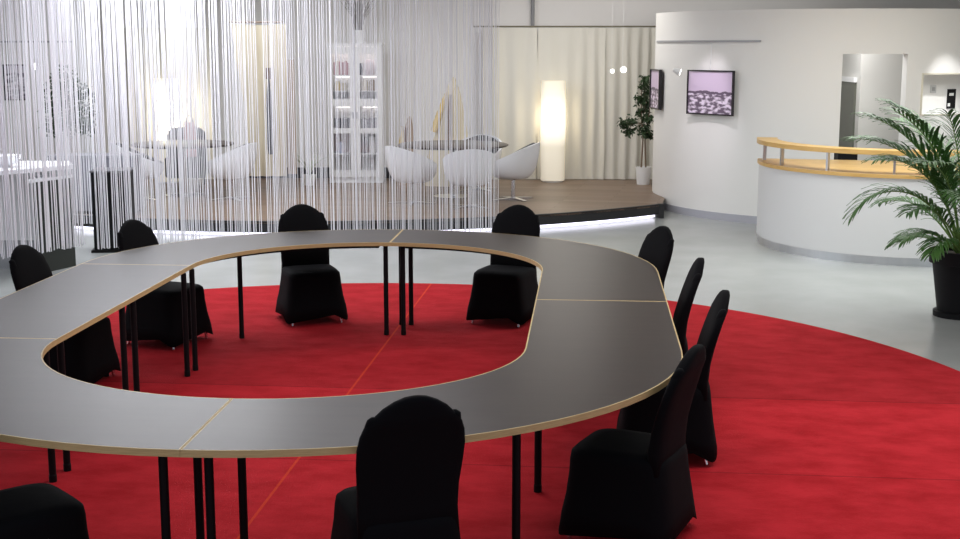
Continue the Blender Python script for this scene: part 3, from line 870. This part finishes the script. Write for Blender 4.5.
for sx in (-1, 1):
    xa, xb = (-W / 2, -.003) if sx < 0 else (.003, W / 2)
    m = MB().box(xa, xa + .075, 0, .019, .09, Hc - .05).box(xb - .075, xb, 0, .019, .09, Hc - .05)
    for z0, z1 in ((.09, .20), (.80 - .03, .80 + .05), (1.19 - .005, 1.30), (Hc - .16, Hc - .05)): m.box(xa + .075, xb - .075, 0, .019, z0, z1)
    dr_ = m.build('door', M['white_matt'], t)
    MB().box(xa + .075, xb - .075, .008, .012, .2, Hc - .16).build('glass_pane', M['glass'], dr_)
    MB().box(sx * .03 - .008, sx * .03 + .008, -.02, -.001, 1.0, 1.1).build('handle', M['steel'], dr_)
    MB().box(xa + .09, xb - .09, .06, .30, Hc - .062, Hc - .05).build('cabinet_lamp', M['cab_led'], t)
    MB().box(xa + .09, xb - .09, .30, .33, 1.655 - .03, 1.648 - .012).box(xa + .09, xb - .09, .30, .33, 1.155, 1.175).build('shelf_lamp', M['cab_led'], t)
bx, by, bz = -1.93, 20.2, PZ


ORD = ('first', 'second', 'third', 'fourth', 'fifth', 'sixth')


def book(x, z, w_, h_, m_, lab, grp, d_=.18):
    o = MB().box(0, w_, 0, d_, .004, h_ - .004, bev=.002).build('book', m_); o.location = (bx + x, by + .10, bz + z); tag(o, lab, 'book', grp)


x = -.33
for i, (w_, h_) in enumerate([(.035, .20), (.04, .22), (.03, .21), (.045, .20), (.03, .22), (.04, .19)]):
    book(x, 1.66, w_, h_, M['book_red'] if i not in (1,) else M['book_tan'], ('tan' if i == 1 else 'rose') + ' book, %s from the left on the top left cabinet shelf' % ORD[i], 'books on the top left cabinet shelf'); x += w_ + .002
x = -.33
for i, (w_, h_) in enumerate([(.045, .20), (.04, .20), (.05, .20), (.045, .19), (.05, .20)]):
    book(x, .80, w_, h_, M['book_dark'], 'dark book, %s from the left on the middle left cabinet shelf' % ORD[i], 'dark books on the middle left cabinet shelf'); x += w_ + .004
x = .08
for i, (w_, h_) in enumerate([(.06, .19), (.05, .17), (.05, .20), (.06, .20)]):
    book(x, .80, w_, h_, M['book_grey'], 'grey book, %s from the left on the middle right cabinet shelf' % ORD[i], 'grey books on the middle right cabinet shelf'); x += w_ + .003


def vase(x, z, prof, m_, lab, y=.16):
    o = MB().lathe(prof, 18).build('vase', m_, smooth=True); o.location = (bx + x, by + y, bz + z); tag(o, lab, 'vase')


vase(.22, 1.66, [(.06, .001), (.10, .06), (.11, .12), (.07, .22), (.05, .24)], mat('pearl', (.75, .66, .70), .3), 'rounded pale pink vase on the top right shelf of the cabinet')
vase(.08, 1.66, [(.03, .001), (.035, .08), (.02, .16), (.02, .18)], M['book_dark'], 'slim dark vase on the top right shelf of the cabinet')
vase(-.28, 1.42, [(.04, .001), (.045, .10), (.03, .15)], M['yellow'], 'small yellow vase on the second left shelf of the cabinet')
vase(-.18, 1.42, [(.04, .001), (.05, .06), (.035, .12)], M['book_tan'], 'small beige pot on the second left shelf of the cabinet')
vase(.14, 1.42, [(.05, .001), (.055, .12), (.03, .18)], M['book_tan'], 'squat beige vase on the second right shelf of the cabinet')
vase(.26, 1.42, [(.04, .001), (.045, .14), (.03, .17)], M['fold'], 'tan vase on the second right shelf of the cabinet')
vase(.14, .45, [(.03, .001), (.035, .16), (.015, .26)], M['book_dark'], 'tall dark bottle-shaped vase on the lower right shelf of the cabinet')
vase(.25, .45, [(.05, .001), (.06, .12), (.05, .26)], M['paper'], 'tall bright white vase on the lower right shelf of the cabinet')
vase(-.25, .45, [(.05, .001), (.06, .08), (.05, .18)], mat('pale_blue', (.5, .56, .72), .4), 'pale blue vase on the lower left shelf of the cabinet')
# vase of dried grass on top
t = thing('grass_vase', 'white vase of dried grey grass standing on the tall cabinet', 'vase', (-1.87, 20.36, PZ + Hc))
MB().lathe([(.07, .0), (.08, .04), (.08, .17), (.07, .2), (.065, .2), (.06, .15), (.0001, .15)], 22).build('vase', M['white_matt'], t, smooth=True)
rnd = random.Random(2); m = MB()
for i in range(70):
    az = rnd.random() * 6.28; s_ = rnd.random() ** .6 * .30; hh = rnd.uniform(.42, .72)
    m.tube([(0.03 * math.cos(az), .03 * math.sin(az), .14), (s_ * .35 * math.cos(az), s_ * .35 * math.sin(az), .14 + hh * .55), (s_ * math.cos(az), s_ * math.sin(az), .14 + hh)], [.003, .005, .002], 4)
m.build('dried_grass', M['dry'], t)

# ------------------------------------------------------------------ hanging cloth and pointed pieces
t = thing('cloth_hanging', 'tall cream cloth hanging behind the strings from above head height', 'cloth', (-3.17, 18.85, 0))


def cloth(xl, xr, z0, z1, amp, nf, n=40, flare=None, y=0):
    rs = []
    for k in range(11):
        z = z0 + (z1 - z0) * k / 10; L_, R_ = (xl, xr) if flare is None else flare(k / 10)
        f = []; b_ = []
        for i in range(n + 1):
            u = i / n; X = L_ + (R_ - L_) * u; yy = y + amp * math.sin(u * nf * 6.283 + .6 * math.sin(z * 2)) * (.4 + .6 * (1 - k / 10))
            zz = z + (.02 * math.sin(u * 3.1) * -1 if k == 10 else 0)
            f.append((X, yy, zz)); b_.append((X, yy + .02, zz))
        rs.append(f + b_[::-1])
    return MB().rings(rs)


cloth(0, 0, .42, 2.60, .035, 3.5, flare=lambda q: (-.20 - .02 * q - (.16 * max(0, (q - .45) / .55) ** .8), .36 + .05 * q)).build('cloth_panel', M['cream'], t, smooth=True)
cloth(.37, .50, .45, 2.1, .02, 1.0, y=.04, n=12).build('side_fold', M['fold'], t, smooth=True)
MB().tube([(-.40, .0, 2.62), (.36, .0, 2.62)], .012, 8).build('hanging_rod', M['fold'], t)
for sx in (-.35, .32): MB().tube([(sx, 0, 2.62), (sx, 0, 3.6)], .003, 5).build('cord', M['fold'], t)
t = thing('hanging_tassel', 'thin dark brown tassel hanging before the cream cloth', 'tassel', (-3.01, 18.70, 0))
MB().box(-.035, .035, -.03, .03, 1.82, 1.98, bev=.008).build('head', M['brown'], t)
MB().lathe([(.012, 1.82), (.02, 1.74), (.035, 1.6), (.045, 1.2), (.05, .9), (.03, .75)], 12).build('tail', M['dark_grey'], t, smooth=True)
MB().tube([(0, 0, 1.975), (0, .15, 2.62)], .003, 5).build('cord', M['brown'], t)


def cone_piece(x, y, h, wd, label, m1, m2):
    t = thing('pointed_sculpture', label, 'sculpture', (x, y, PZ))
    rs = []
    for k in range(9):
        q = k / 8; wx = wd * (1 - q) ** .8 * (1 + .12 * math.sin(q * 9)) + .02
        rs.append([(wx * math.cos(a) * (1 + .12 * math.cos(3 * a + q * 4)) + .05 * q, .55 * wx * math.sin(a), h * q) for a in [j * 2 * math.pi / 18 for j in range(18)]])
    MB().rings(rs).build('body', m1, t, smooth=True)
    MB().tube([(-.03, -wd * .56, h * .35), (-.02, -wd * .42, h * .6), (.0, -wd * .22, h * .84)], [.02, .03, .022], 8).build('dark_slit', m2, t, smooth=True)
    MB().tube([(-wd * .62, -wd * .2, .5 * h), (-wd * .40, -wd * .16, .66 * h), (-.06, -wd * .1, .86 * h)], [.05, .05, .02], 8).build('yellow_fold', M['yellow'], t, smooth=True)


cone_piece(-.45, 19.9, 1.64, .42, 'tall pointed cream and yellow form standing behind lounge table', M['cream'], M['brown'])
cone_piece(-1.12, 19.9, 1.05, .16, 'small pointed brown form standing left of the tall cream one', M['fold'], M['brown'])

# ------------------------------------------------------------------ lounge chairs and tables


def make_lounge(label, shell=M['white_gloss']):
    t = thing('swivel_chair', label, 'chair', (0, 0, 0), 0, 'white shell swivel chairs on the platform')
    # tub shell: bowl section sweeping up into back and arms; sitter faces -Y
    n = 28; outer = []; inner = []
    for k in range(9):
        q = k / 8; ro, ri = [], []
        for j in range(n):
            a = 2 * math.pi * j / n; c, s = math.cos(a), math.sin(a)
            rim = .50 + .30 * ((1 + s) / 2) ** 1.1
            z = .29 + (rim - .29) * q ** 1.7
            rad = .10 + .20 * math.sin(q * math.pi / 2) ** .55
            ro.append((rad * 1.0 * c * (1 + .05 * q), rad * s * (1 + .12 * q * max(0, s)), z))
            zi = z; rd = rad - .022
            ri.append((rd * c * (1 + .05 * q), rd * s * (1 + .12 * q * max(0, s)), zi + (.05 if q < .3 else .02 * (1 - q))))
        outer.append(ro); inner.append(ri)
    MB().rings(outer + inner[::-1]).build('shell', shell, t, smooth=True)
    cu = []
    for k in range(8):
        q = k / 7; rr = []
        for j in range(n):
            a = 2 * math.pi * j / n; c, s = math.cos(a), math.sin(a)
            rim = .485 + .30 * ((1 + s) / 2) ** 1.1
            z = .36 + (rim - .36) * q ** 1.7; rad = (.08 + .20 * math.sin(q * math.pi / 2) ** .55) - .022
            rr.append((rad * c * (1 + .05 * q), rad * s * (1 + .12 * q * max(0, s)), z))
        cu.append(rr)
    cu2 = [[(x * .86, y * .86, z + .01) for x, y, z in r] for r in cu[::-1]]
    MB().rings(cu + cu2).build('cushion', M['cushion'], t, smooth=True)
    MB().lathe([(.028, .02), (.028, .27), (.09, .30)], 14).build('pedestal', M['chrome'], t, smooth=True)
    m = MB()
    for k in range(4):
        a = math.pi / 4 + k * math.pi / 2; c, s = math.cos(a), math.sin(a)
        m.rings([[(c * r + s * w_, s * r - c * w_, z0), (c * r - s * w_, s * r + c * w_, z0), (c * r - s * w_, s * r + c * w_, z1), (c * r + s * w_, s * r - c * w_, z1)] for r, w_, z0, z1 in ((.0, .03, .0, .035), (.15, .028, .0, .026), (.29, .022, 0, .014))])
    m.build('star_base', M['chrome'], t)
    return t


def face(dx, dy): return math.atan2(dy, dx) + math.pi / 2


S0 = 1.12
L0 = make_lounge('white swivel chair right of the strings, facing the lounge table'); L0.location = (.46, 18.0, PZ); L0.rotation_euler = (0, 0, face(-1, .25)); L0.scale = (S0, S0, 1.0)
for x, y, dx, dy, lab in [(-.14, 17.1, -.12, 1, 'white swivel chair with its back to the viewer, near strings edge'),
                          (-.92, 17.5, .75, .65, 'white swivel chair angled towards the lounge table, right of cabinet'),
                          (-.02, 19.2, -.2, -1, 'swivel chair beyond the right lounge table, black padding showing'),
                          (-3.45, 18.0, -1, .25, 'white swivel chair right of the left lounge table, before cream cloth'),
                          (-4.72, 18.0, 1, .25, 'white swivel chair left of the left lounge table, beside grey cabinet')]:
    dup(L0, (x, y, PZ), face(dx, dy), lab)
t = thing('tub_chair', 'dark grey tub chair standing beyond the left lounge table', 'chair', (-4.46, 19.75, PZ), 0)
m = MB(); rs = []
for z, rx in ((.12, .27), (.45, .30), (.7, .30), (.83, .27), (.88, .20)): rs.append([(rx * math.cos(a), .28 * math.sin(a) * (1 if math.sin(a) > 0 else .25) + .05, z) for a in [j * 2 * math.pi / 22 for j in range(22)]])
m.rings(rs).build('backrest', M['dark_grey'], t, smooth=True)
MB().box(-.27, .27, -.28, .0, .15, .46, bev=.03).build('seat', M['dark_grey'], t)
for sx in (-1, 1):
    for sy in (-.22, .2): MB().tube([(sx * .2, sy, .16), (sx * .22, sy, 0)], .014, 8).build('leg', M['black_metal'], t)
hb = thing('handbag', 'small dusty pink bag propped on the dark tub chair', 'bag', (-4.36, 19.6, PZ + .46))
MB().rings([sellipse(.09, .04, 0, 0, z, n=16, e=.7) if 0 < z < .5 else sellipse(.07, .03, 0, 0, z, n=16, e=.7) for z in (.002, .05, .35, .52)]).build('bag_body', M['pink'], hb, smooth=True)
MB().tube([(-.05, 0, .51), (-.04, 0, .59), (0, 0, .62), (.04, 0, .59), (.05, 0, .51)], .007, 6).build('handle', M['brown'], hb)


def lounge_table(x, y, r, label):
    t = thing('lounge_table', label, 'table', (x, y, PZ), 0, 'round dark lounge tables')
    MB().lathe([(r - .02, .715), (r, .725), (r, .74), (r - .01, .745)], 48).build('tabletop', M['dark_table'], t, smooth=True)
    MB().lathe([(.04, .02), (.04, .715)], 16).build('pedestal', M['chrome'], t, smooth=True)
    MB().lathe([(.28, 0), (.28, .012), (.05, .03)], 28).build('base', M['chrome'], t, smooth=True)


lounge_table(-.38, 18.35, .78, 'round dark table among the white chairs, partly right of strings')
lounge_table(-4.22, 18.5, .72, 'round dark table among the white chairs behind the strings at left')

# ------------------------------------------------------------------ desk and black cabinet at left
t = thing('reception_desk', 'white desk with a dark side panel behind the strings at left', 'desk', (0, 0, 0))
MB().prism([(-6.6, 12.75), (-5.3, 12.6), (-4.90, 12.62), (-4.23, 13.50), (-4.42, 14.0), (-6.6, 14.0)], 1.03, 1.07).build('desktop', M['white_gloss'], t)
MB().box(-6.55, -4.53, 13.36, 13.42, .30, 1.03).build('front_panel', M['white_matt'], t)
MB().box(-6.55, -4.55, 13.37, 13.41, 0, .30).build('plinth', mat('grey_plinth', (.33, .34, .35), .6), t, label='grey plinth')
MB().prism([(-4.50, 13.0), (-4.27, 13.55), (-4.44, 13.95), (-4.62, 13.95)], 0, .93).build('side_panel', M['black_cloth'], t, label='dark panel below the desk top')
MB().prism([(-4.53, 12.98), (-4.25, 13.54), (-4.43, 13.96), (-4.64, 13.96)], .935, .965).build('lower_shelf', M['white_gloss'], t)
b_ = thing('bowl', 'white bowl standing on the white desk behind the strings', 'bowl', (-4.85, 13.3, 1.07))
MB().lathe([(.05, 0), (.06, .01), (.13, .07), (.16, .12), (.15, .12), (.12, .075), (.0001, .03)], 26).build('bowl_body', M['white_gloss'], b_, smooth=True)
t = thing('black_cabinet', 'waist-high black cabinet behind the strings beside the platform', 'cabinet', (-4.15, 14.65, 0), R(8))
MB().box(-.21, .21, -.2, .2, .03, .90, bev=.01).build('body', M['black_matt'], t)
MB().box(-.22, .22, -.21, .21, .90, .92, bev=.005).build('top', M['dark_grey'], t)
MB().box(-.24, .24, -.23, .23, 0, .03).build('plinth', M['black_matt'], t)
t = thing('side_cabinet', 'low grey cabinet on the platform behind the black one', 'cabinet', (-4.9, 16.4, PZ), 0)
MB().box(-.55, .55, 0, .4, .04, .72, bev=.01).build('body', mat('mid_grey', (.22, .22, .26), .6), t)
MB().box(-.56, .56, -.01, .41, .72, .745).build('top', mat('mid_grey_top', (.28, .28, .32), .5), t)
MB().box(-.5, .5, .03, .37, 0, .04).build('plinth', M['black_matt'], t)
